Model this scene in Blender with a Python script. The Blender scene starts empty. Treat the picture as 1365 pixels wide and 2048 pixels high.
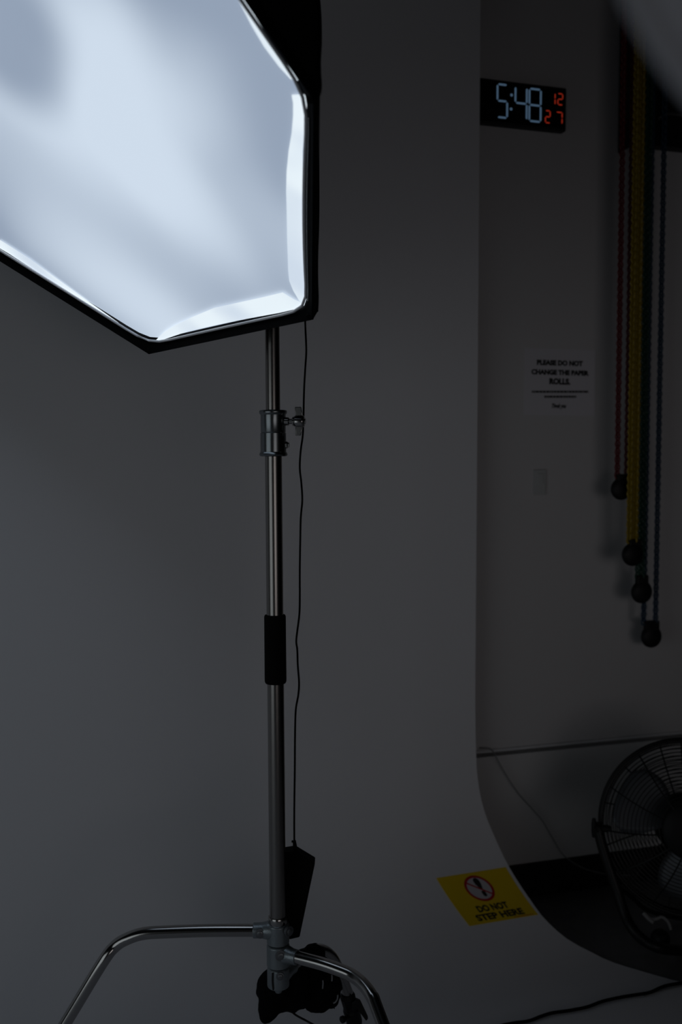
import bpy, bmesh, math, random
from mathutils import Vector, Matrix, noise
random.seed(4)
COL = bpy.context.scene.collection
V = Vector

# ------------------------------------------------------------------ camera geometry (room frame: back wall along X)
F = 1991.0
TH = math.atan(112 / F)
PSI = math.atan(1991 / 6418.0)
CH = 1.4
CAM = V((0, 0, CH))
cs, sn = math.cos(PSI), math.sin(PSI)
FWD = V((sn * math.cos(TH), cs * math.cos(TH), -math.sin(TH)))
RGT = V((cs, -sn, 0))
UPV = V((sn * math.sin(TH), cs * math.sin(TH), math.cos(TH)))
HF = V((sn, cs, 0))           # horizontal forward

def ray(px, py):
    return FWD + RGT * ((px - 682.5) / F) - UPV * ((py - 1024) / F)
def P(px, py, z): return CAM + ray(px, py) * z
def atz(px, py, z=0):
    d = ray(px, py); return CAM + d * ((z - CH) / d.z)
def aty(px, py, y):
    d = ray(px, py); return CAM + d * (y / d.y)
def onplane(px, py, c, n):
    d = ray(px, py); return CAM + d * ((c - CAM).dot(n) / d.dot(n))
def CF(x, dn, z):             # camera frame (right, down, forward) -> room
    return CAM + RGT * x - UPV * dn + FWD * z
def CFd(x, dn, z): return RGT * x - UPV * dn + FWD * z

# ------------------------------------------------------------------ materials
def mat(name, col, rough=.6, metal=0., spec=.5, noise_amt=0., scale=20., bump=0., aniso=False, coat=0.):
    m = bpy.data.materials.new(name); m.use_nodes = True
    nt = m.node_tree; b = nt.nodes['Principled BSDF']
    b.inputs['Base Color'].default_value = (*col, 1)
    b.inputs['Roughness'].default_value = rough
    b.inputs['Metallic'].default_value = metal
    b.inputs['Specular IOR Level'].default_value = spec
    b.inputs['Coat Weight'].default_value = coat
    if noise_amt or bump:
        tc = nt.nodes.new('ShaderNodeTexCoord')
        n = nt.nodes.new('ShaderNodeTexNoise'); n.inputs['Scale'].default_value = scale
        n.inputs['Detail'].default_value = 4
        nt.links.new(tc.outputs['Object'], n.inputs['Vector'])
        if noise_amt:
            mx = nt.nodes.new('ShaderNodeMix'); mx.data_type = 'RGBA'
            mx.inputs[6].default_value = (*[c * (1 - noise_amt) for c in col], 1)
            mx.inputs[7].default_value = (*[min(1, c * (1 + noise_amt)) for c in col], 1)
            nt.links.new(n.outputs['Fac'], mx.inputs[0]); nt.links.new(mx.outputs[2], b.inputs['Base Color'])
        if bump:
            bp = nt.nodes.new('ShaderNodeBump'); bp.inputs['Strength'].default_value = bump
            bp.inputs['Distance'].default_value = .002
            nt.links.new(n.outputs['Fac'], bp.inputs['Height']); nt.links.new(bp.outputs['Normal'], b.inputs['Normal'])
    return m
def emis(name, col, s=1.):
    m = bpy.data.materials.new(name); m.use_nodes = True
    nt = m.node_tree; b = nt.nodes['Principled BSDF']
    b.inputs['Base Color'].default_value = (.02, .02, .02, 1)
    b.inputs['Emission Color'].default_value = (*col, 1); b.inputs['Emission Strength'].default_value = s
    b.inputs['Roughness'].default_value = .5
    return m

M = {}
M['cove'] = mat('white_backdrop_paint', (.80, .80, .83), .75, noise_amt=.012, scale=2.2)
M['wall'] = mat('grey_white_wall_paint', (.60, .585, .59), .7, noise_amt=.02, scale=3)
M['wall_low'] = mat('grey_lower_wall_paint', (.60, .59, .59), .7, noise_amt=.03, scale=4)
M['floor'] = mat('black_rubber_floor', (.15, .15, .153), .6, noise_amt=.2, scale=30, bump=.2)
M['baseboard'] = mat('black_baseboard_paint', (.004, .004, .004), .6, spec=.2)
M['trim'] = mat('ledge_paint', (.62, .62, .63), .5)
M['chrome'] = mat('polished_steel', (.42, .41, .40), .17, 1.)
M['collar'] = mat('satin_collar_metal', (.24, .26, .27), .24, 1.)
M['tube'] = mat('satin_steel_tube', (.31, .295, .28), .24, 1.)
M['cast'] = mat('cast_grey_metal', (.30, .34, .36), .38, .8, bump=.25, scale=220)
M['boltm'] = mat('dull_bolt_steel', (.22, .23, .24), .42, .85)
M['black'] = mat('black_plastic', (.004, .004, .0045), .5, spec=.3)
M['rubber'] = mat('black_rubber', (.002, .002, .002), .85, spec=.15)
M['fabric'] = mat('black_nylon_fabric', (.006, .006, .0075), .75, spec=.25, bump=.3, scale=60)
M['lip'] = mat('black_hook_tape', (.003, .003, .0035), .9, spec=.1, bump=.4, scale=400)
M['bag'] = mat('black_bag_cloth', (.0022, .0022, .0025), .9, spec=.12, bump=.3, scale=90)
M['pipe'] = mat('grey_piping', (.8, .81, .85), .6)
M['wire'] = mat('black_fan_wire', (.004, .004, .004), .45, spec=.4)
M['blade'] = mat('silver_fan_blade', (.14, .15, .165), .45, .4)
M['paper'] = mat('white_notice_paper', (.64, .62, .66), .6)
M['ink'] = mat('black_ink', (.008, .008, .008), .7)
M['yellow'] = mat('yellow_vinyl', (.86, .60, .008), .5)
M['redink'] = mat('red_print', (.50, .01, .02), .5)
M['white'] = mat('white_print', (.62, .60, .64), .6)
M['reflector'] = mat('grey_white_reflector_cloth', (.48, .48, .52), .8)
M['ring'] = mat('pale_metal_ring', (.5, .5, .5), .3, .9)
M['pale'] = mat('pale_cord_plastic', (.3, .3, .3), .5)
M['greycord'] = mat('dull_grey_cord', (.20, .20, .20), .6)
M['plate'] = mat('switch_plate_plastic', (.50, .51, .51), .45)
M['rollpaper'] = mat('black_roll_paper', (.006, .006, .007), .85, spec=.2)
M['cyan_led'] = emis('pale_blue_digits', (.070, .122, .19), .62)
M['faint_led'] = emis('faint_grey_dashes', (.10, .11, .13), 1.1)
M['red_led'] = emis('red_digits', (.42, .03, .012), .5)
M['glass'] = mat('clock_face_glass', (.003, .003, .004), .12, spec=.5)

# diffuser cloth and hem: a lamp surface, its uneven glow painted into the emission
def diffuser_mat(name, lo, hi, sc, patches=()):
    m = bpy.data.materials.new(name); m.use_nodes = True
    nt = m.node_tree; b = nt.nodes['Principled BSDF']
    b.inputs['Base Color'].default_value = (.3, .3, .3, 1)
    b.inputs['Roughness'].default_value = .8
    tc = nt.nodes.new('ShaderNodeTexCoord'); mp = nt.nodes.new('ShaderNodeMapping')
    mp.inputs['Scale'].default_value = (sc, sc * 1.4, sc); mp.inputs['Rotation'].default_value = (0, 0, math.radians(-38))
    mp.inputs['Location'].default_value = (.35, 1.9, 0)
    n1 = nt.nodes.new('ShaderNodeTexNoise'); n1.inputs['Scale'].default_value = 1.5
    n1.inputs['Detail'].default_value = 1.5; n1.inputs['Roughness'].default_value = .35; n1.inputs['Distortion'].default_value = .35
    nt.links.new(tc.outputs['Object'], mp.inputs['Vector']); nt.links.new(mp.outputs['Vector'], n1.inputs['Vector'])
    cr = nt.nodes.new('ShaderNodeValToRGB')
    cr.color_ramp.interpolation = 'EASE'
    cr.color_ramp.elements[0].position = .30; cr.color_ramp.elements[0].color = (*lo, 1)
    cr.color_ramp.elements[1].position = .62; cr.color_ramp.elements[1].color = (*hi, 1)
    def dist(pt, r0, r1, v0, v1):       # soft round patch around a point of the cloth
        vm = nt.nodes.new('ShaderNodeVectorMath'); vm.operation = 'DISTANCE'; vm.inputs[1].default_value = pt
        nt.links.new(tc.outputs['Object'], vm.inputs[0])
        mr = nt.nodes.new('ShaderNodeMapRange'); mr.interpolation_type = 'SMOOTHSTEP'
        mr.inputs[1].default_value = r0; mr.inputs[2].default_value = r1; mr.inputs[3].default_value = v0; mr.inputs[4].default_value = v1
        nt.links.new(vm.outputs['Value'], mr.inputs[0]); return mr.outputs[0]
    def add(a, b):
        m_ = nt.nodes.new('ShaderNodeMath'); m_.operation = 'ADD'; nt.links.new(a, m_.inputs[0]); nt.links.new(b, m_.inputs[1]); return m_.outputs[0]
    f = n1.outputs['Fac']
    for args in patches: f = add(f, dist(*args))
    nt.links.new(f, cr.inputs['Fac'])
    nt.links.new(cr.outputs['Color'], b.inputs['Emission Color']); b.inputs['Emission Strength'].default_value = 1.
    return m
M['hem'] = diffuser_mat('glowing_diffuser_hem', (.60, .69, .80), (.78, .87, .93), 4.0)

# ------------------------------------------------------------------ object helpers
def thing(name, label, cat, loc, group=None):
    o = bpy.data.objects.new(name, None); COL.objects.link(o)
    o.location = loc; o.empty_display_size = .05
    o['label'] = label; o['category'] = cat
    if group: o['group'] = group
    o['_base'] = 1
    return o
def base_of(p):
    while p.parent: p = p.parent
    return V(p.location)
def obj(name, bm, m, parent=None, smooth=True, label=None, cat=None, group=None, kind=None, bevel=0, loc=None):
    if loc is None:
        if parent is not None: loc = base_of(parent)
        else:
            mn = V((min(v.co.x for v in bm.verts), min(v.co.y for v in bm.verts), min(v.co.z for v in bm.verts)))
            mxx = V((max(v.co.x for v in bm.verts), max(v.co.y for v in bm.verts), max(v.co.z for v in bm.verts)))
            loc = V(((mn.x + mxx.x) / 2, (mn.y + mxx.y) / 2, mn.z))
    for v in bm.verts: v.co -= loc
    bmesh.ops.recalc_face_normals(bm, faces=bm.faces)
    me = bpy.data.meshes.new(name); bm.to_mesh(me); bm.free()
    ms = m if isinstance(m, (list, tuple)) else [m]
    for q in ms: me.materials.append(q)
    if smooth:
        for p in me.polygons: p.use_smooth = True
    o = bpy.data.objects.new(name, me); COL.objects.link(o)
    if parent is not None: o.parent = parent
    else: o.location = loc
    if label: o['label'] = label
    if cat: o['category'] = cat
    if group: o['group'] = group
    if kind: o['kind'] = kind
    if smooth:
        try: me.set_sharp_from_angle(angle=math.radians(38))
        except Exception: pass
    if bevel:
        b = o.modifiers.new('b', 'BEVEL'); b.width = bevel; b.segments = 2; b.limit_method = 'ANGLE'
    return o
def box(bm, a, b):
    x0, y0, z0 = a; x1, y1, z1 = b
    vs = [bm.verts.new(p) for p in ((x0,y0,z0),(x1,y0,z0),(x1,y1,z0),(x0,y1,z0),(x0,y0,z1),(x1,y0,z1),(x1,y1,z1),(x0,y1,z1))]
    for f in ((0,3,2,1),(4,5,6,7),(0,1,5,4),(1,2,6,5),(2,3,7,6),(3,0,4,7)): bm.faces.new([vs[i] for i in f])
    return vs
def prism(bm, pts, off):
    a = [bm.verts.new(p) for p in pts]; b = [bm.verts.new(V(p) + off) for p in pts]
    n = len(pts); bm.faces.new(a); bm.faces.new(b[::-1])
    for i in range(n): bm.faces.new((a[i], b[i], b[(i+1) % n], a[(i+1) % n]))
def smooth_path(pts, per=8):
    pts = [V(p) for p in pts]; out = []
    n = len(pts)
    for i in range(n - 1):
        p0 = pts[max(i-1, 0)]; p1 = pts[i]; p2 = pts[i+1]; p3 = pts[min(i+2, n-1)]
        for k in range(per):
            t = k / per
            out.append(.5 * ((2*p1) + (p2-p0)*t + (2*p0-5*p1+4*p2-p3)*t*t + (3*p1-p0-3*p2+p3)*t**3))
    out.append(pts[-1]); return out
def tube(bm, pts, r, seg=16, cap=True, closed=False):
    pts = [V(p) for p in pts]; n = len(pts)
    rs = r if isinstance(r, (list, tuple)) else [r] * n
    rings = []; ref = None
    for i, p in enumerate(pts):
        if closed: t = pts[(i+1) % n] - pts[i-1]
        else: t = pts[min(i+1, n-1)] - pts[max(i-1, 0)]
        t.normalize()
        if ref is None:
            ref = t.orthogonal().normalized()
        ref = (ref - t * ref.dot(t)).normalized()
        b = t.cross(ref)
        rings.append([bm.verts.new(p + (ref * math.cos(2*math.pi*k/seg) + b * math.sin(2*math.pi*k/seg)) * rs[i]) for k in range(seg)])
    m = n if closed else n - 1
    for i in range(m):
        A, B = rings[i], rings[(i+1) % n]
        off = 0
        if closed and i == n - 1:
            off = min(range(seg), key=lambda o: (A[0].co - B[o].co).length)
        for k in range(seg): bm.faces.new((A[k], A[(k+1) % seg], B[(k+1+off) % seg], B[(k+off) % seg]))
    if cap and not closed:
        bm.faces.new(rings[0][::-1]); bm.faces.new(rings[-1])
def lathe(bm, base, axis, prof, seg=40, ref=None):
    axis = V(axis).normalized(); u = (V(ref) if ref is not None else axis.orthogonal()).normalized(); w = axis.cross(u)
    rings = []
    for d, r in prof:
        rings.append([bm.verts.new(V(base) + axis*d + (u*math.cos(2*math.pi*k/seg) + w*math.sin(2*math.pi*k/seg))*max(r, 1e-5)) for k in range(seg)])
    for A, B in zip(rings, rings[1:]):
        for k in range(seg): bm.faces.new((A[k], A[(k+1) % seg], B[(k+1) % seg], B[k]))
    bm.faces.new(rings[0][::-1]); bm.faces.new(rings[-1])
def text_bm(s, x0, x1, y0, y1, bold=.0, font=None, shear=0.):
    """flat text mesh fitted in the rectangle, in the XY plane"""
    c = bpy.data.curves.new('t', 'FONT'); c.body = s; c.size = 1; c.offset = bold; c.resolution_u = 3; c.shear = shear
    o = bpy.data.objects.new('t', c); COL.objects.link(o)
    dg = bpy.context.evaluated_depsgraph_get(); dg.update()
    me = bpy.data.meshes.new_from_object(o.evaluated_get(dg))
    bm = bmesh.new(); bm.from_mesh(me)
    bpy.data.objects.remove(o); bpy.data.curves.remove(c); bpy.data.meshes.remove(me)
    mx = [min(v.co.x for v in bm.verts), max(v.co.x for v in bm.verts), min(v.co.y for v in bm.verts), max(v.co.y for v in bm.verts)]
    for v in bm.verts:
        v.co.x = x0 + (v.co.x - mx[0]) / (mx[1] - mx[0]) * (x1 - x0)
        v.co.y = y0 + (v.co.y - mx[2]) / (mx[3] - mx[2]) * (y1 - y0)
    return bm
def merge(dst, src):
    mp = {v: dst.verts.new(v.co) for v in src.verts}
    for f in src.faces:
        try: dst.faces.new([mp[v] for v in f.verts])
        except ValueError: pass
    src.free()

# ------------------------------------------------------------------ the room
YW = atz(1050, 1795).y                 # back wall plane
LZ = .484                              # ledge height
bm = bmesh.new(); box(bm, (-5, -4.5, -.12), (6, YW + .2, 0)); obj('floor', bm, M['floor'], smooth=False, kind='structure')
bm = bmesh.new(); box(bm, (-5, YW - .001, LZ), (6, YW + .2, 3.6)); obj('wall_back', bm, M['wall'], smooth=False, kind='structure')
bm = bmesh.new(); box(bm, (-5, YW + .012, 0), (6, YW + .2, LZ - .022)); box(bm, (-5, YW + .055, LZ - .03), (6, YW + .2, LZ)); obj('wall_back_lower', bm, M['wall_low'], smooth=False, kind='structure')
bm = bmesh.new(); box(bm, (-5, YW - .008, LZ - .003), (6, YW + .06, LZ + .006)); obj('trim_1', bm, M['trim'], smooth=False, kind='structure', bevel=.002)
bm = bmesh.new(); box(bm, (-5, YW - .006, 0), (6, YW + .012, .106)); obj('baseboard_back', bm, M['baseboard'], smooth=False, kind='structure', bevel=.002)
bm = bmesh.new(); box(bm, (-5, -4.5, 3.6), (6, YW + .2, 3.75))
obj('ceiling', bm, mat('black_ceiling', (.02,.02,.02), .9), smooth=False, kind='structure')
bm = bmesh.new(); box(bm, (5.9, -4.5, 0), (6, YW, 3.6)); obj('wall_right', bm, mat('dark_grey_side_wall', (.06,.06,.06), .8), smooth=False, kind='structure')

# ------------------------------------------------------------------ white backdrop sweep
YC = YW - .06; RC = .42
def prof_d(p):
    if p.y < YC - RC: return p.z
    if p.z > RC: return YC - p.y
    return RC - math.hypot(p.y - (YC - RC), p.z - RC)
def hit(px, py):
    d = ray(px, py); a = .5
    while a < 6:
        if prof_d(CAM + d * (a + .01)) < 0: break
        a += .01
    b = a + .01
    for _ in range(30):
        m = (a + b) / 2
        if prof_d(CAM + d * m) < 0: b = m
        else: a = m
    return CAM + d * a
ARC = RC * math.pi / 2
def s_of(p):                            # arc length from the start of the bend
    if p.z > RC: return -(p.z - RC)
    if p.y < YC - RC: return ARC + (YC - RC - p.y)
    return RC * math.atan2(RC - p.z, p.y - (YC - RC))
def cove(X, s, off=0.):
    if s < 0: return V((X, YC - off, RC - s))
    if s > ARC: return V((X, YC - RC - (s - ARC), off))
    a = s / RC
    return V((X, YC - RC + (RC - off) * math.cos(a), RC - (RC - off) * math.sin(a)))
edge_px = [(950,0),(950,1400),(951,1480),(953,1540),(960,1590),(970,1628),(985,1665),(1018,1735),(1060,1800),(1085,1835),(1110,1860),(1140,1884),(1180,1905),(1215,1923),(1250,1935),(1300,1950),(1365,1968)]
edge = []
for q in edge_px:
    h = hit(*q); edge.append((s_of(h), h.x))
XT = edge[1][1]
edge[0] = (-3.2, XT); 
edge.append((edge[-1][0] + .5, edge[-1][1] + .75)); edge.append((edge[-1][0] + 1.6, edge[-1][1] + .6))
def eX(s):
    for (a, xa), (b, xb) in zip(edge, edge[1:]):
        if s <= b: return xa + (xb - xa) * (s - a) / (b - a)
    return edge[-1][1]
ss = [-3.17 + i * .3 for i in range(9)] + [-.45 + i * .03 for i in range(65)]
s = ss[-1]
while s < 4.2: s += .08; ss.append(s)
bm = bmesh.new(); NX = 24; XL = -4.6; TK = .004
def cove_xy(i, s): return XL + (eX(s) - XL) * (i / NX)
fr = [[bm.verts.new(cove(cove_xy(i, s), s, TK)) for i in range(NX + 1)] for s in ss]
bk = [[bm.verts.new(cove(cove_xy(i, s), s, 0)) for i in range(NX + 1)] for s in ss]
for g in (fr, bk):
    for r0, r1 in zip(g, g[1:]):
        for i in range(NX): bm.faces.new((r0[i], r0[i+1], r1[i+1], r1[i]))
for j in range(len(ss) - 1):
    for i in (0, NX): bm.faces.new((fr[j][i], fr[j+1][i], bk[j+1][i], bk[j][i]))
for j in (0, len(ss) - 1):
    for i in range(NX): bm.faces.new((fr[j][i], fr[j][i+1], bk[j][i+1], bk[j][i]))
obj('studio_backdrop', bm, M['cove'], label='white seamless studio backdrop curving from the wall onto the floor', cat='backdrop')

# ------------------------------------------------------------------ yellow floor sign on the sweep
C4 = [hit(872,1757), hit(1011,1735), hit(1076,1831), hit(939,1854)]
C4 = [(p.x, s_of(p)) for p in C4]
def sign_map(p, q, off):
    (x0,s0),(x1,s1),(x2,s2),(x3,s3) = C4
    X = (1-q)*((1-p)*x0+p*x1) + q*((1-p)*x3+p*x2); S = (1-q)*((1-p)*s0+p*s1) + q*((1-p)*s3+p*s2)
    return cove(X, S, off)
def on_sign(bm, off):                   # bm in (p, q) plane
    bmesh.ops.triangulate(bm, faces=bm.faces)
    for _ in range(5):
        le = [e for e in bm.edges if e.calc_length() > .035]
        if le: bmesh.ops.subdivide_edges(bm, edges=le, cuts=1); bmesh.ops.triangulate(bm, faces=bm.faces)
    for v in bm.verts: v.co = sign_map(v.co.x, v.co.y, off)
    return bm
SW, SH = .22, .16
sg = thing('floor_sign', 'yellow warning sign stuck on the curve of the white backdrop, black lettering', 'sign', sign_map(.5, 1, TK))
bm = bmesh.new(); g = [[bm.verts.new((i/12, j/12, 0)) for i in range(13)] for j in range(13)]
for j in range(12):
    for i in range(12): bm.faces.new((g[j][i], g[j][i+1], g[j+1][i+1], g[j+1][i]))
ext = bmesh.ops.extrude_face_region(bm, geom=bm.faces[:])
ev = {v for v in ext['geom'] if isinstance(v, bmesh.types.BMVert)}
for v in bm.verts:
    v.co = sign_map(v.co.x, v.co.y, TK + (.0011 if v in ev else .0002))
obj('sign_panel', bm, M['yellow'], sg, smooth=False)
cp, cq = .475, .32
def circ(r0, r1, n=48):
    bm = bmesh.new()
    a = [bm.verts.new((cp + r1*math.cos(2*math.pi*k/n)/SW, cq + r1*math.sin(2*math.pi*k/n)/SH, 0)) for k in range(n)]
    if r0 > 0:
        b = [bm.verts.new((cp + r0*math.cos(2*math.pi*k/n)/SW, cq + r0*math.sin(2*math.pi*k/n)/SH, 0)) for k in range(n)]
        for k in range(n): bm.faces.new((a[k], a[(k+1)%n], b[(k+1)%n], b[k]))
    else:
        c = bm.verts.new((cp, cq, 0))
        for k in range(n): bm.faces.new((a[k], a[(k+1)%n], c))
    return bm
obj('symbol_disc', on_sign(circ(0, .038), TK+.0014), M['white'], sg, smooth=False, label='white disc')
bm = bmesh.new()
def shoe(pts):
    vs = [bm.verts.new((cp + .005/SW + x/SW, cq + y/SH, 0)) for x, y in pts]; bm.faces.new(vs)
shoe([(-.0075,-.031),(-.002,-.0335),(.004,-.032),(.008,-.026),(.0085,-.015),(.006,-.004),(.0035,.004),(-.0035,.004),(-.006,-.006),(-.0095,-.016),(-.010,-.025)])
shoe([(-.0045,.008),(.0045,.008),(.006,.015),(.0055,.023),(.002,.027),(-.002,.027),(-.0055,.023),(-.006,.015)])
obj('shoe_symbol', on_sign(bm, TK+.0017), M['ink'], sg, smooth=False)
rg = circ(.0345, .0415)
t = bmesh.new(); ang = math.radians(38); d = V((math.cos(ang), math.sin(ang), 0)); w = V((-math.sin(ang), math.cos(ang), 0))
vs = [t.verts.new((cp + q.x/SW, cq + q.y/SH, 0)) for q in (-d*.036-w*.0025, d*.036-w*.0025, d*.036+w*.0025, -d*.036+w*.0025)]
t.faces.new(vs); merge(rg, t)
obj('prohibition_ring', on_sign(rg, TK+.0020), M['redink'], sg, smooth=False)
bm = bmesh.new()
def sgtext(s, p0, p1, q0, q1, bold):
    t = text_bm(s, 0, 1, 0, 1, bold)
    for v in t.verts: v.co = V((p0 + v.co.x*(p1-p0), q1 + v.co.y*(q0-q1), 0))
    return t
for a_ in (('DO NOT', .26, .70, .64, .775, .045), ('STEP HERE', .165, .84, .81, .945, .045)):
    obj('lettering', on_sign(sgtext(*a_), TK+.0015), M['ink'], sg, smooth=False)
bm = bmesh.new(); x = .66
while x < .94:
    w = random.uniform(.008, .03)
    vs = [bm.verts.new(q) for q in ((x,.966,0),(x+w,.966,0),(x+w,.980,0),(x,.980,0))]; bm.faces.new(vs); x += w + .006
obj('fine_print', on_sign(bm, TK+.0015), M['redink'], sg, smooth=False)

# ------------------------------------------------------------------ wall clock
CT = .030; CY = YW - CT
z1 = aty(1136,176,CY).z; z0 = aty(1132,263,CY).z; x1 = aty(1134,220,CY).x; x0 = XT - .10
ck = thing('wall_clock', 'black digital wall clock with pale blue 5:48 digits', 'clock', ((x0+x1)/2, YW, z0))
bm = bmesh.new(); box(bm, (x0, CY, z0), (x1, YW - .0015, z1)); obj('housing', bm, M['black'], ck, smooth=False, bevel=.005)
bm = bmesh.new(); box(bm, (x0+.006, CY-.0012, z0+.007), (x1-.006, CY+.001, z1-.007)); obj('face', bm, M['glass'], ck, smooth=False, bevel=.0008)
FY = CY - .0018
SEG = {'5':'afgcd','4':'fgbc','8':'abcdefg','1':'bc','2':'abged','7':'abc'}
def segs(bm, ch, pxs, w):
    """pxs: two opposite corners in the photograph"""
    (ax, ay), (bx, by) = pxs
    a = aty(ax, ay, FY); b = aty(bx, by, FY)
    L, R_, T, B = a.x, b.x, a.z, b.z; Mz = (T + B) / 2; h = w / 2; g = w * .35
    def bar(q0, q1):
        q0 = V(q0); q1 = V(q1); d = (q1 - q0).normalized(); n = V((-d.y, d.x))
        q = [q0 + d*g, q0 + d*(g+h) + n*h, q1 - d*(g+h) + n*h, q1 - d*g, q1 - d*(g+h) - n*h, q0 + d*(g+h) - n*h]
        prism(bm, [V((p.x, FY, p.y)) for p in q], V((0, .0008, 0)))
    S = {'a':((L,T),(R_,T)),'b':((R_,T),(R_,Mz)),'c':((R_,Mz),(R_,B)),'d':((L,B),(R_,B)),'e':((L,Mz),(L,B)),'f':((L,T),(L,Mz)),'g':((L,Mz),(R_,Mz))}
    for k in SEG[ch]: bar(*S[k])
for ch, pxs in (('5', ((996,168),(1015,236))), ('4', ((1032,173),(1054,240))), ('8', ((1060,177),(1082,244)))):
    bm = bmesh.new(); segs(bm, ch, pxs, .0056); obj('digit', bm, M['cyan_led'], ck, smooth=False, label='large pale blue lit digit')
for q in ((1024,190),(1023,218)):
    bm = bmesh.new(); c = aty(*q, FY); lathe(bm, c, (0, 1, 0), [(0, .0042), (.0008, .0042)], 16); obj('colon_dot', bm, M['cyan_led'], ck, smooth=False, label='pale blue lit dot')
for y in (164, 174, 184, 195, 216, 226):
    bm = bmesh.new(); c = aty(955, y, FY); prism(bm, [c+V((-.006,0,-.002)), c+V((.007,0,-.002)), c+V((.007,0,.002)), c+V((-.006,0,.002))], V((0,.0008,0)))
    obj('indicator', bm, M['faint_led'], ck, smooth=False, label='faint grey dash')
for ch, pxs in (('1', ((1104,186),(1111,209))), ('2', ((1117,187),(1126,210))), ('2', ((1092,221),(1101,246))), ('7', ((1114,224),(1125,248)))):
    bm = bmesh.new(); segs(bm, ch, pxs, .0030); obj('digit', bm, M['red_led'], ck, smooth=False, label='small red lit digit')

# ------------------------------------------------------------------ paper notice
NY = YW - .001
a = aty(1050, 696, NY); b = aty(1190, 832, NY)
nt_ = thing('paper_notice', 'white paper notice in black capitals about the paper rolls, on the wall', 'notice', ((a.x+b.x)/2, NY, b.z))
bm = bmesh.new(); box(bm, (a.x, NY-.0012, b.z), (b.x, NY+.0004, a.z)); obj('paper_sheet', bm, M['paper'], nt_, smooth=False)
def wtext(s, l, t_, r, bt, bold, shear=0.):
    A = aty(l, t_, NY); B = aty(r, bt, NY)
    t = text_bm(s, A.x, B.x, B.z, A.z, bold, shear=shear)
    for v in t.verts: v.co = V((v.co.x, NY - .0016, v.co.y))
    return t
for a_ in (('PLEASE DO NOT', 1074, 719, 1166, 733, .07), ('CHANGE THE PAPER', 1063, 738, 1178, 752, .07), ('ROLLS.', 1099, 756, 1141, 770, .07), ('Thank you', 1104, 807, 1133, 819, .05, .4)):
    obj('lettering', wtext(*a_), M['ink'], nt_, smooth=False)
bm = bmesh.new()
for l, r, y in ((1064, 1177, 783.5), (1089, 1153, 793.5)):
    x = l
    while x < r:
        w = random.uniform(2, 7); A = aty(x, y-2.1, NY); B = aty(min(x+w, r), y+2.1, NY)
        prism(bm, [V((A.x,NY-.0016,A.z)),V((B.x,NY-.0016,A.z)),V((B.x,NY-.0016,B.z)),V((A.x,NY-.0016,B.z))], V((0,.0003,0))); x += w + .9
obj('fine_print', bm, M['ink'], nt_, smooth=False)

# wall plate
a = aty(1067, 939, YW); b = aty(1091, 990, YW)
wp = thing('wall_plate', 'small pale blank switch plate on the wall below the paper notice', 'wall plate', ((a.x+b.x)/2, YW, b.z))
bm = bmesh.new(); box(bm, (a.x, YW-.006, b.z), (b.x, YW-.0012, a.z)); obj('plate', bm, M['plate'], wp, smooth=False, bevel=.002)
bm = bmesh.new(); box(bm, (a.x+.011, YW-.009, b.z+.035), (b.x-.011, YW-.0055, a.z-.012)); obj('rocker', bm, M['plate'], wp, smooth=False, bevel=.0015)

# thin cord down the lower wall
pts = [aty(960,1497,YW-.010), aty(976,1497,YW-.014), aty(986,1502,YW-.016), aty(996,1520,YW-.012), aty(1014,1551,YW-.006), aty(1036,1584,YW-.004), aty(1062,1614,YW-.004), aty(1086,1642,YW-.004), aty(1105,1674,YW-.004), aty(1130,1712,YW-.009), aty(1170,1737,YW-.009), aty(1215,1748,YW-.009), aty(1262,1751,YW-.009)]
bm = bmesh.new(); tube(bm, smooth_path(pts, 6), .0016, 8)
obj('cord', bm, M['greycord'], label='thin grey cord slanting down the lower wall behind the backdrop edge', cat='cord')

# ------------------------------------------------------------------ paper roll drive: bracket, rolls, chains
oy = .05
bx0 = aty(1238, 200, YW).x; bx1 = aty(1264, 200, YW-.07).x; bz0 = aty(1245, 292, YW-.07).z
br = thing('roller_bracket', 'tall black wall bracket at the top of the coloured chains', 'bracket', (bx0, YW, bz0))
bm = bmesh.new(); box(bm, (bx0, YW-.07, bz0), (bx1, YW-.0015, 3.35)); obj('back_plate', bm, M['black'], br, smooth=False, bevel=.004)
for z, d in ((2.60, .30), (2.86, .30), (3.12, .30)):
    bm = bmesh.new(); box(bm, (bx0+.004, YW-d, z-.02), (bx0+.016, YW-.02, z+.02)); obj('arm', bm, M['black'], br, smooth=False, bevel=.002)
bm = bmesh.new(); bz = aty(1330, 296, YW-.03).z; box(bm, (aty(1279, 200, YW).x, YW-.045, bz), (2.75, YW-.0015, 3.3)); obj('mounting_board', bm, M['black'], br, smooth=False, bevel=.003)
bm = bmesh.new(); tube(bm, smooth_path([aty(1318,238,YW-.05), aty(1330,229,YW-.055), aty(1348,228,YW-.055), aty(1372,233,YW-.05)], 5), .004, 10)
obj('edge_highlight', bm, M['ring'], br, label='pale strip in place of an edge highlight')  # pale tube stands in for a highlight along the bracket edge

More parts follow.
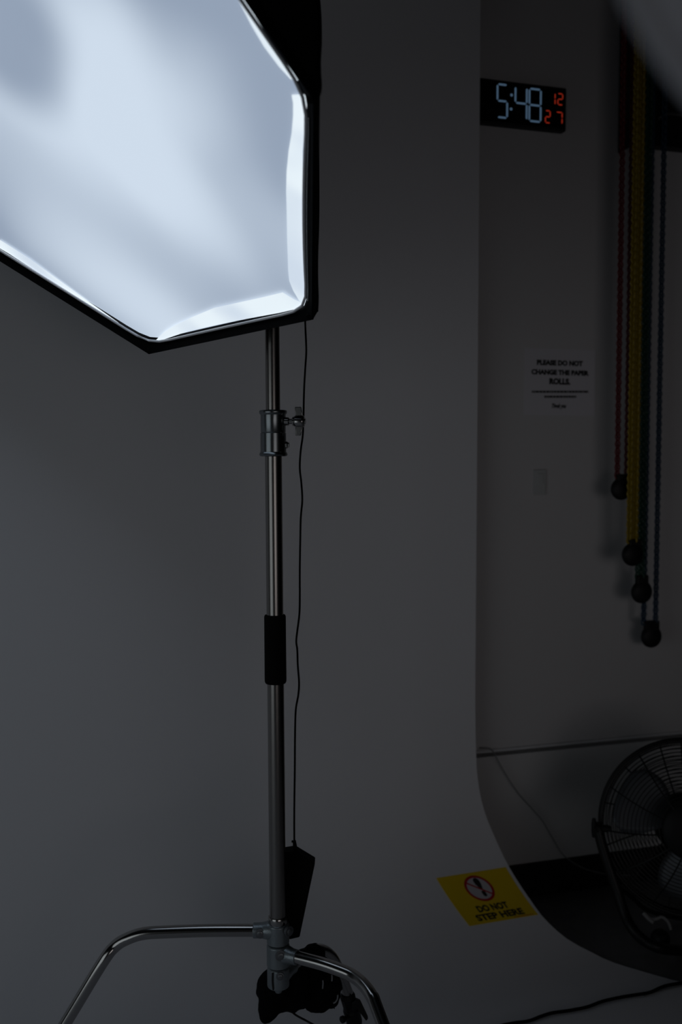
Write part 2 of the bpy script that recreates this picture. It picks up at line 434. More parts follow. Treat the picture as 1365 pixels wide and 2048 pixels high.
def link_bm(bm, c, pitch, w, wire, flat):
    """one oval link, long axis Z"""
    n = 10; L = pitch * .86; pts = []
    for k in range(n):
        a = 2*math.pi*k/n; x = w/2*math.cos(a); z = L*math.sin(a)
        pts.append(V((x, 0, z)) if flat else V((0, x, z)))
    tube(bm, [c + q for q in pts], wire, 5, closed=True)
chains = [  # colour, strands px at y, off wall, weight centre y, neck top y, disc r px
    ('red',    (.16,.010,.013), (1236,1255), .105, 978, 948, (1233.5,1258), 21.5, 1243),
    ('yellow', (.33,.225,.01),  (1262,1274), .135, 1109, 1078, (1258,1281), 22.5, 1266),
    ('green',  (.012,.065,.04),  (1280,1289.5), .100, 1184, 1150, (1273,1295), 22.5, 1284),
    ('blue',   (.015,.045,.09),  (1294,1318), .070, 1273, 1241, (1290,1317), 22.5, 1303.5)]
descr = {'red':'looped red link chain with the highest black weight, leftmost of the hanging chains',
         'yellow':'looped bright yellow link chain with a round black weight below the red one',
         'green':'looped dark green link chain with a round black weight between yellow and blue',
         'blue':'looped blue link chain with the lowest black weight, rightmost of the hanging chains'}
for nm, colr, sx, off, wy, ny, neck, rpx, cx in chains:
    Y = YW - off
    wz = aty(cx, wy, Y); nz = aty(cx, ny, Y).z
    th = thing('roller_chain', descr[nm], 'chain', V((wz.x, Y, wz.z - .035)), 'chains of the paper roll lifts')
    cm = mat(nm + '_chain_plastic', colr, .4)
    pitch = .0118
    refy = 900 if nm in ('red',) else 1000
    for i, px in enumerate(sx):
        bm = bmesh.new()
        X = aty(px, 900, Y).x
        z = nz - .003; k = i
        while z < 2.98:
            link_bm(bm, V((X, Y, z)), pitch, .0165 if nm != 'yellow' else .0165, .0026 if nm != 'yellow' else .0036, k % 2 == 0); z += pitch; k += 1
        obj('chain', bm, cm, th)
    xs_ = [aty(px, 900, Y).x for px in sx]; hr = (xs_[1]-xs_[0])/2
    bm = bmesh.new(); lathe(bm, V(((xs_[0]+xs_[1])/2, Y-.006, 2.985)), (0,1,0), [(0,hr*.7),(.003,hr),(.009,hr),(.012,hr*.7)], 24); tube(bm, [V(((xs_[0]+xs_[1])/2, Y, 2.985)), V(((xs_[0]+xs_[1])/2, YW-.045, 2.985))], .004, 8); obj('sprocket', bm, M['black'], br)
    r = rpx / F * 3.15
    bm = bmesh.new(); lathe(bm, V((wz.x, Y-.011, wz.z)), (0,1,0), [(0, r*.75),(.004, r*.95),(.008, r),(.014, r),(.018, r*.95),(.022, r*.75)], 36)
    obj('weight', bm, M['black'], th)
    nl = aty(neck[0], wy, Y).x; nr = aty(neck[1], wy, Y).x
    bm = bmesh.new(); box(bm, (nl, Y-.009, wz.z), (nr, Y+.009, nz)); obj('chain_holder', bm, M['black'], th, smooth=False, bevel=.003)

# ------------------------------------------------------------------ floor fan
ZF = 2.80
fc = P(1376, 1653, ZF)
fdir = (-HF * 1.0 - RGT * .18 + V((0, 0, .16))).normalized()      # facing the camera, tipped up a little
fu = V((0,0,1)) - fdir * fdir.z; fu.normalize(); fr_ = fu.cross(fdir).normalized()
if fr_.dot(RGT) < 0: fr_ = -fr_
fan = thing('floor_fan', 'black round floor fan with wire grille standing on the floor by the wall', 'fan', V((fc.x, fc.y, 0)))
FR = .238
def fp(r, a, d): return fc + (fr_ * math.cos(a) + fu * math.sin(a)) * r + fdir * d
def grille(sign):
    bm = bmesh.new()
    def dome(r): 
        t = r / FR; return sign * (.018 + .055 * (1 - t**2.6))
    n = 17
    for i in range(n):
        r = .065 + (FR - .072) * i / (n - 1)
        tube(bm, [fp(r, 2*math.pi*k/72, dome(r)) for k in range(72)], .0014, 5, closed=True)
    for k in range(12):
        a = 2*math.pi*(k + (.15 if sign > 0 else .6))/12
        tube(bm, [fp(.05 + (FR-.05)*i/10, a + (.10*(1-i/10) if sign > 0 else 0), dome(.05 + (FR-.05)*i/10) + sign*.002) for i in range(11)], .0022, 6)
    return bm
obj('front_grille', grille(1), M['wire'], fan); obj('rear_grille', grille(-1), M['wire'], fan)
bm = bmesh.new()
for d in (.018, -.018): tube(bm, [fp(FR, 2*math.pi*k/96, d) for k in range(96)], .0055, 10, closed=True)
tube(bm, [fp(FR-.001, 2*math.pi*k/96, 0) for k in range(96)], .0045, 8, closed=True)
obj('rim', bm, M['wire'], fan)
bm = bmesh.new(); lathe(bm, fc + fdir*.06, fdir, [(0,.078),(.012,.078),(.018,.070),(.02,.03)], 40); obj('hub_cap', bm, M['black'], fan)
bm = bmesh.new(); lathe(bm, fc - fdir*.15, fdir, [(0,.05),(.01,.068),(.09,.085),(.1,.075),(.21,.03)], 40); obj('motor', bm, M['black'], fan)
for k in range(3):
    bm = bmesh.new(); a0 = math.radians(150 + 120*k); NR, NA = 8, 10; gr = []
    for i in range(NR + 1):
        r = .05 + .155 * i / NR; wd = math.radians(26 + 10*math.sin(math.pi*i/NR)) * (1 if i < NR else .8); row = []
        for j in range(NA + 1):
            u = j/NA - .5; row.append(bm.verts.new(fp(r, a0 + u*2*wd + .12*i/NR, .005 + u*.05)))
        gr.append(row)
    for i in range(NR):
        for j in range(NA): bm.faces.new((gr[i][j], gr[i][j+1], gr[i+1][j+1], gr[i+1][j]))
    o = obj('blade', bm, M['blade'], fan); so = o.modifiers.new('s', 'SOLIDIFY'); so.thickness = .002
# side pivots, yoke and floor loop
pv = P(1196, 1656, 2.80); ctr = V((fc.x, fc.y, 0))
def mirror(p):
    dlt = p - fc; return p - fr_ * (2 * dlt.dot(fr_))
left = [pv, P(1205, 1690, 2.79), P(1219, 1735, 2.775), P(1236, 1785, 2.76), P(1250, 1828, 2.74), P(1266, 1858, 2.715), P(1290, 1882, 2.70), P(1325, 1897, 2.695)]
fl = atz(1376, 1902, .012)
full = left + [fl] + [mirror(p) for p in reversed(left)]
bm = bmesh.new(); tube(bm, smooth_path(full, 6), .0145, 14); obj('floor_stand', bm, M['wire'], fan)
bl = [P(1228, 1768, 2.78), P(1262, 1792, 2.86), P(1300, 1822, 2.93)]
rear = bl + [atz(1376, 1838, .012)] + [mirror(p) for p in reversed(bl)]
for p in rear: p.z = max(p.z, .012)
bm = bmesh.new(); tube(bm, smooth_path(rear, 6), .007, 10); obj('rear_bar', bm, M['wire'], fan)
for q in (pv, mirror(pv)):
    sd = -1 if q is pv else 1
    bm = bmesh.new(); lathe(bm, q - fr_*(sd*.030), fr_*sd, [(0,.010),(.026,.010),(.026,.017),(.034,.017),(.037,.012)], 20)
    k0 = q + fr_*(sd*.010)
    tube(bm, [k0 + fu*.026, k0 + fu*.01, k0 - fu*.01, k0 - fu*.026], [.005,.007,.007,.005], 10)
    obj('tilt_knob', bm, M['black'], fan)
    bm = bmesh.new(); tube(bm, [q - fr_*(sd*.02) + fu*.0, q - fr_*(sd*.036)], .008, 10); obj('pivot', bm, M['black'], fan)

# pale bent cord piece with a black plug under the fan
zc = 2.78
pg = thing('cord_plug', 'pale bent cord end with black plug lying under the fan', 'plug', atz(1322, 1872, 0))
bm = bmesh.new(); tube(bm, smooth_path([P(1288,1826,2.86), P(1297,1836,2.85), P(1308,1845,2.84)], 5), .006, 10); tube(bm, smooth_path([P(1301,1838,2.85), P(1313,1838,2.85), P(1325,1834,2.85), P(1337,1844,2.84), P(1343,1860,2.83)], 5), .0045, 10)
obj('cord_end', bm, M['pale'], pg, label='pale cord')
bm = bmesh.new(); c = P(1322, 1860, 2.83); c.z = .03
bmesh.ops.create_icosphere(bm, subdivisions=3, radius=.027, matrix=Matrix.Translation(c))
for v in bm.verts: v.co.z = max(v.co.z, .001)
obj('plug_body', bm, M['black'], pg)

# ------------------------------------------------------------------ light stand (C-stand)
ZS = 2.08
def hz(px, py, z): return P(px, py, z)
cb = P(556, 1872, ZS); ct = P(545, 660, ZS)
hb = CAM + ray(556, 1872) * ((HF * 1).dot(CAM + ray(556,1872)*ZS - CAM) / ray(556,1872).dot(HF))
HD = (hb - CAM).dot(HF)                   # horizontal distance of the column
def PH(px, py, hd=None):                   # point at horizontal forward distance
    d = ray(px, py); return CAM + d * ((HD if hd is None else hd) / d.dot(HF))
A_ = PH(556.2, 1850); B_ = PH(545.3, 700); ax = (B_ - A_).normalized()
def col_at(py):                            # point on the column axis seen at row py
    lo, hi = -.5, 3.
    for _ in range(50):
        m = (lo + hi) / 2; p = A_ + ax * m; q = p - CAM
        y = 1024 - F * q.dot(UPV) / q.dot(FWD)
        if y > py: lo = m
        else: hi = m
    return A_ + ax * lo
st = thing('light_stand', 'chromed steel light stand carrying the large glowing softbox', 'light stand', V((A_.x, A_.y, 0)))
bm = bmesh.new(); tube(bm, [col_at(1838), col_at(900)], .0172, 48); obj('lower_tube', bm, M['tube'], st)
top = A_ + ax * 1.95
bm = bmesh.new(); tube(bm, [col_at(905), top], .0146, 48); obj('upper_tube', bm, M['tube'], st)
# collar
c0 = col_at(913)
Lc = (col_at(820) - c0).length
bm = bmesh.new()
lathe(bm, c0, ax, [(0,.024),(.001,.0275),(.004,.0290),(.008,.0275),(.0095,.0262),(Lc*.50,.0262),(Lc*.515,.0248),(Lc*.53,.0255),(Lc-.010,.0255),(Lc-.008,.0275),(Lc-.004,.0285),(Lc-.001,.0275),(Lc,.022)], 56)
cl = obj('collar', bm, M['collar'], st)
kd = (RGT * 1 - HF * .15).normalized()
kp = col_at(843)
bm = bmesh.new(); lathe(bm, kp + kd*.022, kd, [(0,.0085),(.010,.0085),(.012,.0055),(.018,.0055),(.019,.0095),(.026,.0095),(.027,.0055),(.045,.0055)], 24); obj('knob_shaft', bm, M['chrome'], cl)
kh = kp + kd * .054
bm = bmesh.new(); lathe(bm, kh - kd*.011, kd, [(0,.010),(.004,.0125),(.018,.0125),(.022,.010)], 24)
upx = V((0,0,1))
for sgn, w0, w1 in ((1, .0078, .006), (-1, .008, .0048)):
    q = [kh - kd*w0 + upx*sgn*.010, kh + kd*w0 + upx*sgn*.010, kh + kd*(w1-.002) + upx*sgn*.029, kh - kd*(w1+.003) + upx*sgn*.029]
    prism(bm, [p - HF*.004 for p in q], HF*.008)
obj('locking_knob', bm, M['chrome'], cl, bevel=.0012)
bp = col_at(890)
bm = bmesh.new(); lathe(bm, bp + kd*.023, kd, [(0,.007),(.006,.007),(.0075,.005),(.010,.005)], 6); obj('bolt', bm, M['chrome'], cl)
# rubber sleeve
g0, g1 = col_at(1366), col_at(1229); Lg = (g1-g0).length
bm = bmesh.new(); lathe(bm, g0, ax, [(0,.0176),(0,.0205),(.003,.0222),(.006,.0225),(Lg-.004,.0222),(Lg-.001,.021),(Lg,.0176)], 48); obj('rubber_sleeve', bm, M['rubber'], st)
# ring above hubs
r0, r1 = col_at(1845), col_at(1832)
bm = bmesh.new(); lathe(bm, r0, ax, [(0,.0185),(0,.0200),(.003,.0205),(.011,.0205),(.014,.0195),((r1-r0).length,.018)], 48); obj('ring', bm, M['chrome'], st)
# three hubs with sockets
def hub(name, y0, y1, ycen, target, L, rs, rbody=.0235):
    a, b = col_at(y0), col_at(y1); h = (b-a).length
    bm = bmesh.new(); lathe(bm, a, ax, [(0,rbody*.9),(.002,rbody),(h-.003,rbody),(h,rbody*.9)], 44)
    c = col_at(ycen); d = (target - c); d = d.normalized()
    lathe(bm, c, d, [(0, rs*1.30),(.016, rs*1.28),(.026, rs*1.12),(.034, rs),(L-.001, rs*.98),(L, rs*.9)], 36)
    o = obj(name, bm, M['cast'], st, bevel=.001)
    return o, c, d
def hub_bolt(parent, c, n, r=.0055):
    n = V(n).normalized()
    bm = bmesh.new(); lathe(bm, c, n, [(-.006, r*1.9),(.0006, r*1.9),(.001, r*1.2),(.0032, r*1.15),(.004, r*.8)], 20)
    lathe(bm, c + n*.0042, n, [(-.001, r*.45),(.0008, r*.42)], 6)
    obj('bolt', bm, M['boltm'], parent)
L1 = [PH(300, 1863), ]
h1, c1, d1 = hub('leg_hub', 1886, 1845, 1860, PH(300, 1864), .052, .0158)
toL = -RGT
hub_bolt(h1, c1 + d1*.036 - HF*.0150, -HF); hub_bolt(h1, PH(579.5, 1863, HD-.020), (-HF + RGT*.9))
t2 = P(690, 1941, 2.012)
h2, c2, d2 = hub('leg_hub', 1931, 1887, 1905, t2, .046, .0158, .0240)
hub_bolt(h2, PH(562, 1912, HD-.0245), (-HF*1 + RGT*.15), .006)
t3 = P(645, 1893, 2.195)
h3, c3, d3 = hub('leg_hub', 1972, 1932, 1950, t3, .046, .0158, .0232)
hub_bolt(h3, PH(561, 1953, HD-.0235), (-HF + RGT*.1), .0045)
bm = bmesh.new()
sl = [col_at(1968) - HF*.0235 - RGT*.0095, col_at(1934) - HF*.0235 - RGT*.0105]
tube(bm, smooth_path([sl[0] , (sl[0]+sl[1])/2 - RGT*.001, sl[1]], 5), .0016, 6); obj('clamp_slot', bm, M['ink'], h3)
bm = bmesh.new(); e = col_at(1985); lathe(bm, e, ax, [(0,.004),(.001,.0065),(.006,.0085),(.010,.0125),(.016,.0135),(.02,.013)], 24); obj('end_plug', bm, M['cast'], st)
# legs
RL = .0128
def leg(pts):
    bm = bmesh.new(); tube(bm, smooth_path(pts, 8), RL, 32); return obj('leg', bm, M['chrome'], st)
def to_floor(a, b, z=.03):
    d = b - a; return b + d * ((z - b.z) / d.z)
a = PH(205, 1925, HD-.01); b = PH(135, 2040, HD-.02)
lg = leg([c1 + d1*.03, PH(420, 1861), PH(330, 1864), PH(288, 1867), PH(258, 1876), PH(231, 1892), a, b, to_floor(a, b)])
feet = [to_floor(a, b)]
a = P(748, 2000, 1.945); b = P(765, 2045, 1.915)
lg2 = leg([c2 + d2*.03, P(640, 1926.5, 2.035), P(680, 1940, 2.015), P(705, 1951, 2.00), P(728, 1970, 1.975), a, b, to_floor(a, b)])
feet.append(to_floor(a, b))
a = P(697, 1990, 2.27); b = P(713, 2045, 2.30)
lg3 = leg([c3 + d3*.03, P(622, 1905, 2.175), P(643, 1900, 2.195), P(662, 1912, 2.215), P(677, 1938, 2.235), a, b, to_floor(a, b)])
feet.append(to_floor(a, b))
for f, l in zip(feet, (lg, lg2, lg3)):
    bm = bmesh.new(); lathe(bm, V((f.x, f.y, .0045)), (0,0,1), [(0,.014),(.003,.017),(.024,.017),(.03,.014)], 20); obj('rubber_foot', bm, M['rubber'], l)

# clamp on the rear leg
cm_ = thing('spring_clamp', 'black clamp gripping the rear leg of the light stand', 'clamp', P(702, 2020, 2.28))
bm = bmesh.new(); a = P(694, 1986, 2.265); b = P(711, 2050, 2.30)
tube(bm, [a, a.lerp(b,.1), a.lerp(b,.45), a.lerp(b,.5), a.lerp(b,.9), b], [.013,.0175,.0165,.019,.0185,.014], 14); obj('clamp_body', bm, M['black'], cm_, smooth=False)
bm = bmesh.new(); prism(bm, [P(704,2006,2.25), P(713,2000,2.25), P(721,2004,2.25), P(737,2038,2.25), P(733,2043,2.25), P(714,2018,2.25), P(706,2022,2.25)], HF*.012); obj('clamp_lever', bm, M['black'], cm_, smooth=False, bevel=.002)
bm = bmesh.new(); lathe(bm, P(688,2038,2.26), -RGT*.8-HF*.6, [(-.02,.005),(0,.005),(0,.008),(.006,.008),(.008,.006)], 16); obj('clamp_knob', bm, M['black'], cm_)

# ------------------------------------------------------------------ sandbag slung over the rear leg
sb = thing('sandbag', 'black cloth sandbag slung over the base of the light stand', 'sandbag', P(600, 2040, 2.24))
bm = bmesh.new()
def blob(px, py, z, rx, ry, rz, rot=0.):
    c = P(px, py, z)
    m = Matrix.Translation(c) @ Matrix(((RGT.x, HF.x, 0, 0),(RGT.y, HF.y, 0, 0),(0, 0, 1, 0),(0,0,0,1))) @ Matrix.Rotation(math.radians(rot), 4, 'Y') @ Matrix.Diagonal((rx, ry, rz, 1))
    bmesh.ops.create_icosphere(bm, subdivisions=4, radius=1, matrix=m)
blob(624, 1936, 2.23, .037, .030, .052); blob(612, 1925, 2.22, .030, .028, .030); blob(632, 1915, 2.22, .024, .026, .030); blob(628, 1908, 2.165, .026, .024, .021); blob(616, 1918, 2.15, .026, .018, .020)
blob(645, 1975, 2.24, .040, .036, .050, 20); blob(630, 1990, 2.24, .030, .034, .036)
blob(662, 1975, 2.24, .024, .030, .045); blob(641, 2008, 2.24, .020, .022, .018)
blob(592, 1965, 2.20, .032, .030, .060); blob(584, 1990, 2.20, .024, .028, .036, 25); blob(600, 1992, 2.21, .024, .026, .028); blob(588, 2012, 2.21, .014, .018, .014)
blob(550, 1975, 2.18, .034, .026, .052, 25); blob(545, 2000, 2.18, .027, .026, .050, 18); blob(532, 2020, 2.18, .014, .020, .028, 5)
blob(528, 1965, 2.19, .014, .016, .036, 22); blob(565, 1995, 2.19, .026, .024, .036, 30)
o = obj('bag_body', bm, M['bag'], sb)
rm = o.modifiers.new('r', 'REMESH'); rm.mode = 'VOXEL'; rm.voxel_size = .0035; rm.use_smooth_shade = True
sm = o.modifiers.new('sm', 'SMOOTH'); sm.iterations = 9; sm.factor = .6
tx = bpy.data.textures.new('folds', 'CLOUDS'); tx.noise_scale = .03
dp = o.modifiers.new('d', 'DISPLACE'); dp.texture = tx; dp.strength = .009; dp.mid_level = .5
for pts in ([(646,1960),(646.5,1966),(646,1972),(645.5,1977)], [(664,1950),(664.5,1956),(664,1962)], [(676,1990),(675,1998),(671,2004),(667,2006)]):
    bm = bmesh.new(); tube(bm, smooth_path([P(x, y, 2.185) for x, y in pts], 4), .0018, 8); obj('ring', bm, M['ring'], sb, label='pale metal ring')
bm = bmesh.new()
for x0, y0, x1, y1 in ((655,2006,657,2014),(661,2008,661,2012),(669,2007,669,2018)):
    tube(bm, [P(x0, y0, 2.22), P(x0, (y0+y1)/2-6, 2.225), P(x1, y1, 2.22)], .0011, 6)
obj('loose_threads', bm, M['bag'], sb)

# thin black cord hanging from the bag
e = P(700, 2110, 2.2)
bm = bmesh.new(); tube(bm, smooth_path([P(578,2018,2.20), P(592,2030,2.18), P(612,2041,2.16), P(640,2056,2.12), atz(700, 2085, .008), atz(790,2120,.008), atz(850,2110,.006)], 8), .0022, 8)
obj('black_cord', bm, M['black'], label='thin black cord trailing from under the sandbag', cat='cord')

# floor cable at lower right
bm = bmesh.new(); fp_ = [(700,2330),(800,2170),(880,2090),(960,2062),(1000,2052),(1030,2046),(1058,2042),(1082,2033),(1105,2026),(1140,2021),(1175,2014),(1205,2003),(1240,1995),(1270,1990),(1300,1985),(1325,1974),(1345,1969),(1372,1966),(1420,1968)]
tube(bm, smooth_path([atz(x, y, .004+.0055) for x, y in fp_], 6), .0042, 10)
obj('floor_cable', bm, M['rubber'], label='black cable snaking across the white floor at lower right', cat='cable')
bm = bmesh.new(); tube(bm, smooth_path([atz(x, y, .006) for x, y in ((1290,1992),(1318,1983),(1345,1976),(1375,1970),(1420,1962))], 6), .0014, 8)
obj('thin_wire', bm, M['greycord'], label='thin grey wire lying just behind the black floor cable', cat='wire')

# ------------------------------------------------------------------ power brick and its cable
pb = thing('power_brick', 'black power supply brick hanging behind the lower column', 'power supply', P(595, 1878, 2.12))
zb = 2.105
bm = bmesh.new()
q = [P(562,1707,zb), P(590,1702.5,zb), P(630.5,1727,zb), P(599.5,1875,zb), P(582,1879,zb), P(562,1880,zb)]
prism(bm, q, HF*.034); obj('brick_case', bm, M['rubber'], pb, smooth=False, bevel=.0022)
bm = bmesh.new(); tube(bm, [P(589,1681,zb+.012), P(590,1690,zb+.012), P(591,1708,zb+.015)], [.0034,.0042,.0056], 12)
tube(bm, [P(583.5,1682.5,zb+.012), P(590,1684,zb+.012)], .0026, 8); obj('strain_relief', bm, M['rubber'], pb)
cp_ = [(608,560),(611,650),(613,700),(611,735),(609,770),(608,800),(607.5,830),(606,870),(602,900),(600,935),(603,965),(605,1000),(602,1035),(601,1080),(600,1140),(600,1200),(599,1230),(594,1270),(593,1285),(595,1300),(596,1330),(598.5,1365),(597,1390),(592,1420),(590.5,1470),(590,1540),(589,1620),(589,1683)]
bm = bmesh.new()
cpts = [P(x, y, 2.11 if y > 640 else 2.08) for x, y in cp_]
tube(bm, smooth_path(cpts, 5), .0021, 10)
obj('power_cable', bm, M['rubber'], label='thin black power cable hanging from the softbox down beside the column', cat='cable')

# ------------------------------------------------------------------ softbox
sc0 = CF(-.458, -.666, 1.686)
nb = CFd(.439, -.741, .508).normalized()     # towards the back of the softbox
nf = -nb
SBR = .5
V0, V1, V2 = (onplane(*q, sc0, nb) for q in ((303,683), (616,613), (617,190)))
# regular polygon frame through the three visible corners
m01 = (V0+V1)/2; m12 = (V1+V2)/2
p01 = (V1-V0).cross(nb).normalized(); p12 = (V2-V1).cross(nb).normalized()
# intersection of perpendicular bisectors -> centre
Mx = Matrix(((p01.dot(V0-V1), 0), (0, 1)))
w = m12 - m01
den = p01.cross(p12).dot(nb); tt = w.cross(p12).dot(nb) / den
sc = m01 + p01 * tt
R_ = (V0 - sc).length
eu = (V1 - sc).normalized(); ev_ = nb.cross(eu)
def angof(p): return math.atan2((p-sc).dot(ev_), (p-sc).dot(eu))
a0, a2 = angof(V0), angof(V2)
print('softbox R', R_, 'angles', math.degrees(a0), math.degrees(a2))
NS = 7
sgn = 1 if a2 > 0 else -1
angs = [a0, 0., a2]
rest = 2*math.pi - abs(a2) - abs(a0)
for k in range(1, NS-2): angs.append(a2 + sgn*rest*k/(NS-2))
corner = [sc + (eu*math.cos(a) + ev_*math.sin(a))*R_ for a in angs]
# slide the two off-frame neighbours onto the seen edge directions
e4 = onplane(487, 0, sc0, nb); e1 = onplane(0, 494, sc0, nb)
Ls = (V1-V0).length
corner[3] = V2 + (e4-V2).normalized()*(corner[3]-V2).length
corner[NS-1] = V0 + (e1-V0).normalized()*(corner[NS-1]-V0).length
per = 14
SAG = [.15, 1., .15, .15, .15, .15, .15]
def ring(scale, depth, sag=.0, rnd=.0):
    """polygon outline, edges bowed inward by sag, corners softened"""
    out = []
    for i in range(NS):
        A, B = corner[i], corner[(i+1) % NS]
        for k in range(per):
            t = k/per; p = A.lerp(B, t)
            bow = sag * SAG[i] * 4*t*(1-t)
            c = (sc - p)
            p = p + (sc - (A+B)/2).normalized() * bow
            p = sc + (p - sc) * scale
            out.append(p + nb*depth)
    if rnd:
        n = len(out)
        for _ in range(2): out = [(out[i-1] + out[i]*2 + out[(i+1) % n]) / 4 for i in range(n)]
    return out
sbx = thing('softbox', 'large black softbox with glowing white front diffuser', 'softbox', sc)
sbx['_base'] = 1
def mk_local(bm):    # local frame for the diffuser texture is fine in object space
    return bm
lp = lambda x, y: tuple(onplane(x, y, sc0, nb) - sc)
# painted into the glow: one dim patch, brighter areas, dimmer towards the rim
M['diff'] = diffuser_mat('glowing_diffuser_cloth', (.27, .335, .44), (.60, .695, .81), 1.0,
    [(lp(40, 110), .03, .17, -.26, 0.), (lp(190, 330), .05, .52, .09, -.12), (lp(300, 120), .02, .22, .10, 0.)])
# the visible edge of the diffuser bows inward at the lip
d0 = ring(.995, 0, .007, 1)
bm = bmesh.new(); K = 14; rows = []
for j in range(1, K + 1):
    f = j / K
    rows.append([bm.verts.new(sc + (p-sc)*f + nb*(.012*(1-f**3))) for p in d0])
cv = bm.verts.new(sc + nb*.012); n = len(d0)
for i in range(n): bm.faces.new((cv, rows[0][i], rows[0][(i+1) % n]))
for r0_, r1_ in zip(rows, rows[1:]):
    for i in range(n): bm.faces.new((r0_[i], r1_[i], r1_[(i+1) % n], r0_[(i+1) % n]))
df = obj('diffuser', bm, M['diff'], sbx, label='glowing white front cloth')
# hem strips sewn along the edges
def strip(pix, dep, name='hem_strip'):
    bm = bmesh.new(); vs = [bm.verts.new(onplane(x, y, sc0, nb) + nf*dep) for x, y in pix]
    bm.faces.new(vs); bmesh.ops.triangulate(bm, faces=bm.faces)
    return obj(name, bm, M['hem'], df, smooth=False)
strip([(585,188),(614,187),(616,200),(613,245),(607,300),(607,340),(610,400),(613,500),(614,600),(612,608),(600,600),(588,580),(580,560),(578,540),(576,480),(575,420),(574,380),(575,340),(579,300),(585,265),(588,230),(588,205)], .0022)
strip([(318,674),(330,662),(350,650),(385,633),(430,614),(480,603),(530,592),(567,583),(590,597),(612,606),(608,613),(560,624),(500,635),(440,647),(380,660),(330,677),(312,680)], .0026)
strip([(475,-8),(488,-8),(530,60),(560,105),(590,146),(600,160),(590,158),(583,157),(560,132),(530,92),(505,50)], .0022)
strip([(0,478),(60,516),(120,560),(180,603),(235,642),(270,668),(292,682),(285,683),(220,641),(150,594),(80,546),(20,507),(0,495)], .0018)
# grey piping around the diffuser
pp = ring(1.005, -.006, .007, 1)
bm = bmesh.new(); tube(bm, pp, .0026, 8, closed=True); obj('piping', bm, M['pipe'], sbx)
# black lip: from the piping forwards and outwards
def loft(bm, rings):
    vr = [[bm.verts.new(p) for p in r] for r in rings]; n = len(vr[0])
    for A, B in zip(vr, vr[1:]):
        for i in range(n): bm.faces.new((A[i], A[(i+1) % n], B[(i+1) % n], B[i]))
    return vr
bm = bmesh.new(); loft(bm, [ring(1.008, -.001, .007, 1), ring(1.022, -.010, .004, 1), ring(1.040, -.019, .0, 0), ring(1.044, -.016, 0, 0), ring(1.036, .006, 0, 0)])
o = obj('front_lip', bm, M['lip'], sbx); so = o.modifiers.new('s', 'SOLIDIFY'); so.thickness = .002
bm = bmesh.new()
SHP = [(1.033,.004),(1.005,.03),(.968,.06),(.91,.11),(.845,.17),(.765,.24),(.67,.32),(.57,.40),(.465,.48),(.345,.56),(.23,.62),(.16,.64)]
loft(bm, [ring(a_, b_, .004 if k_ else 0) for k_, (a_, b_) in enumerate(SHP)])
o = obj('shell', bm, M['fabric'], sbx); so = o.modifiers.new('s', 'SOLIDIFY'); so.thickness = .0015
for i in range(NS):
    bm = bmesh.new()
    pts = [sc + (corner[i]-sc)*(f_+.004) + nb*d_ for f_, d_ in SHP]
    tube(bm, smooth_path(pts, 4), .0028, 8)
    obj('rib', bm, M['fabric'], sbx)
    bm = bmesh.new(); c = sc + (corner[i]-sc)*1.026 + nb*-.014; d = (corner[i]-sc).normalized()
    tube(bm, [c - nb*.004, c + nb*.004, c + nb*.018], [.005,.008,.007], 12); obj('corner_pocket', bm, M['lip'], sbx)
# stitching on the right lip
bm = bmesh.new(); k0 = 1*per
st_r = ring(1.020, -.0115, .005, 1)
for k in range(k0+1, k0+per-1):
    p = st_r[k]; q = st_r[k+1]
    for j in range(8):
        a = p.lerp(q, j/8); b = p.lerp(q, (j+.55)/8); tube(bm, [a, b], .0008, 5)
obj('stitching', bm, M['ring'], sbx, label='pale thread')

# strobe head and mount behind it
bk = sc + nb*.645
stp = thing('studio_strobe', 'black studio strobe head mounted behind the softbox', 'strobe light', bk)
bm = bmesh.new(); lathe(bm, bk, nb, [(0,.085),(.03,.085),(.035,.062),(.30,.062),(.31,.05)], 40); obj('strobe_body', bm, M['black'], stp)
mt = bk + nb*.14
bm = bmesh.new(); tube(bm, [mt - V((0,0,.055)), mt - V((0,0,.12)), V((top.x, top.y, mt.z-.16)), top - ax*.02], .016, 16); obj('tilt_bracket', bm, M['black'], stp)

# ------------------------------------------------------------------ blurred reflector close to the camera, upper right
zr = .34
e0 = P(1242, 0, zr); e1_ = P(1372, 205, zr)
ed = (e1_ - e0).normalized()
rn = (-FWD*.9 - RGT*.45 + V((0,0,-.25))).normalized()
inn = ed.cross(rn).normalized()
if inn.dot(RGT) < 0: inn = -inn
ed = rn.cross(inn).normalized()
RR = .17
rc = (e0 + e1_)/2 + inn*RR
rf = thing('reflector_disc', 'pale grey round fabric reflector, blurred, in the upper right corner', 'reflector', rc)
bm = bmesh.new(); lathe(bm, rc - rn*.001, rn, [(0,.02),(0,RR-.004),(.0025,RR-.004),(.0025,.02)], 128, inn); obj('reflector_cloth', bm, M['reflector'], rf, smooth=False)
bm = bmesh.new(); tube(bm, [rc + (inn*math.cos(2*math.pi*k/128) + ed*math.sin(2*math.pi*k/128))*(RR-.003) for k in range(128)], .004, 8, closed=True); obj('rim', bm, M['reflector'], rf)
sp = rc + inn*RR + ed*0
ft = V((sp.x + .04, sp.y, 0))
bs = thing('reflector_stand', 'slim black stand holding the blurred reflector, outside the right edge', 'stand', ft)
bm = bmesh.new(); tube(bm, [V((ft.x, ft.y, .25)), V((ft.x, ft.y, sp.z + .05))], .011, 16); obj('pole', bm, M['black'], bs)
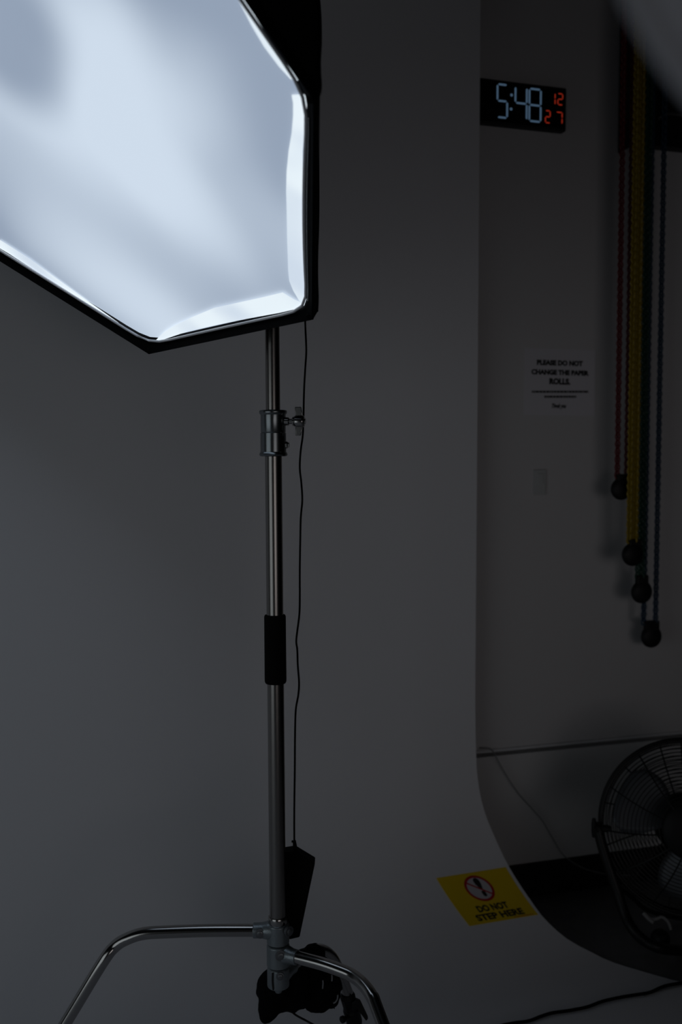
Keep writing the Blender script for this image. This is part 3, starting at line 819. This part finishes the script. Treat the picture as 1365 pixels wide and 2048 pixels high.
for k in range(3):
    a = math.radians(20 + 120*k); bm = bmesh.new()
    tube(bm, [V((ft.x, ft.y, .45)), V((ft.x + .35*math.cos(a), ft.y + .35*math.sin(a), .012))], .009, 12); obj('leg', bm, M['black'], bs)
bm = bmesh.new(); tube(bm, [V((ft.x, ft.y, sp.z)), sp - inn*.02], .012, 12); obj('clip', bm, M['black'], bs)

# ------------------------------------------------------------------ lights
def area(name, loc, target, sx, sy, power, col, shape='RECTANGLE'):
    l = bpy.data.lights.new(name, 'AREA'); l.shape = shape; l.size = sx; l.size_y = sy; l.energy = power; l.color = col
    o = bpy.data.objects.new(name, l); COL.objects.link(o); o.location = loc
    o.rotation_euler = (V(target) - V(loc)).to_track_quat('-Z', 'Y').to_euler(); return o
area('left_fill', (-2.8, .1, .95), (-.4, YC, .8), 2.6, 1.7, 6.6, (.86, .95, 1.0))  # added fill light, out of view on the left, brightens the backdrop
rd = area('rear_fill', (1.3, -2.8, 1.0), (1.35, YW, 1.2), 3.0, 1.5, .74, (1.0, .95, .96)); rd.data.spread = math.radians(46)  # added fill behind the camera, narrow spread keeps the wall top dim
wd = bpy.data.worlds.new('room_ambient'); bpy.context.scene.world = wd; wd.use_nodes = True
wd.node_tree.nodes['Background'].inputs[0].default_value = (.9, .93, 1, 1)
wd.node_tree.nodes['Background'].inputs[1].default_value = .006

for o in list(bpy.data.objects):
    if '_base' in o: del o['_base']

# ------------------------------------------------------------------ camera
cd = bpy.data.cameras.new('camera'); cam = bpy.data.objects.new('camera', cd); COL.objects.link(cam)
cd.sensor_fit = 'VERTICAL'; cd.sensor_height = 36; cd.sensor_width = 24; cd.lens = F * 36 / 2048
cd.clip_start = .02; cd.clip_end = 50
cam.location = CAM; cam.rotation_euler = (math.pi/2 - TH, 0, -PSI)
cd.dof.use_dof = True; cd.dof.focus_distance = 2.0; cd.dof.aperture_fstop = 2.8
sc_ = bpy.context.scene; sc_.camera = cam
sc_.view_settings.view_transform = 'Standard'; sc_.view_settings.look = 'None'
sc_.view_settings.exposure = 0; sc_.view_settings.gamma = 1; sc_.view_settings.use_curve_mapping = False
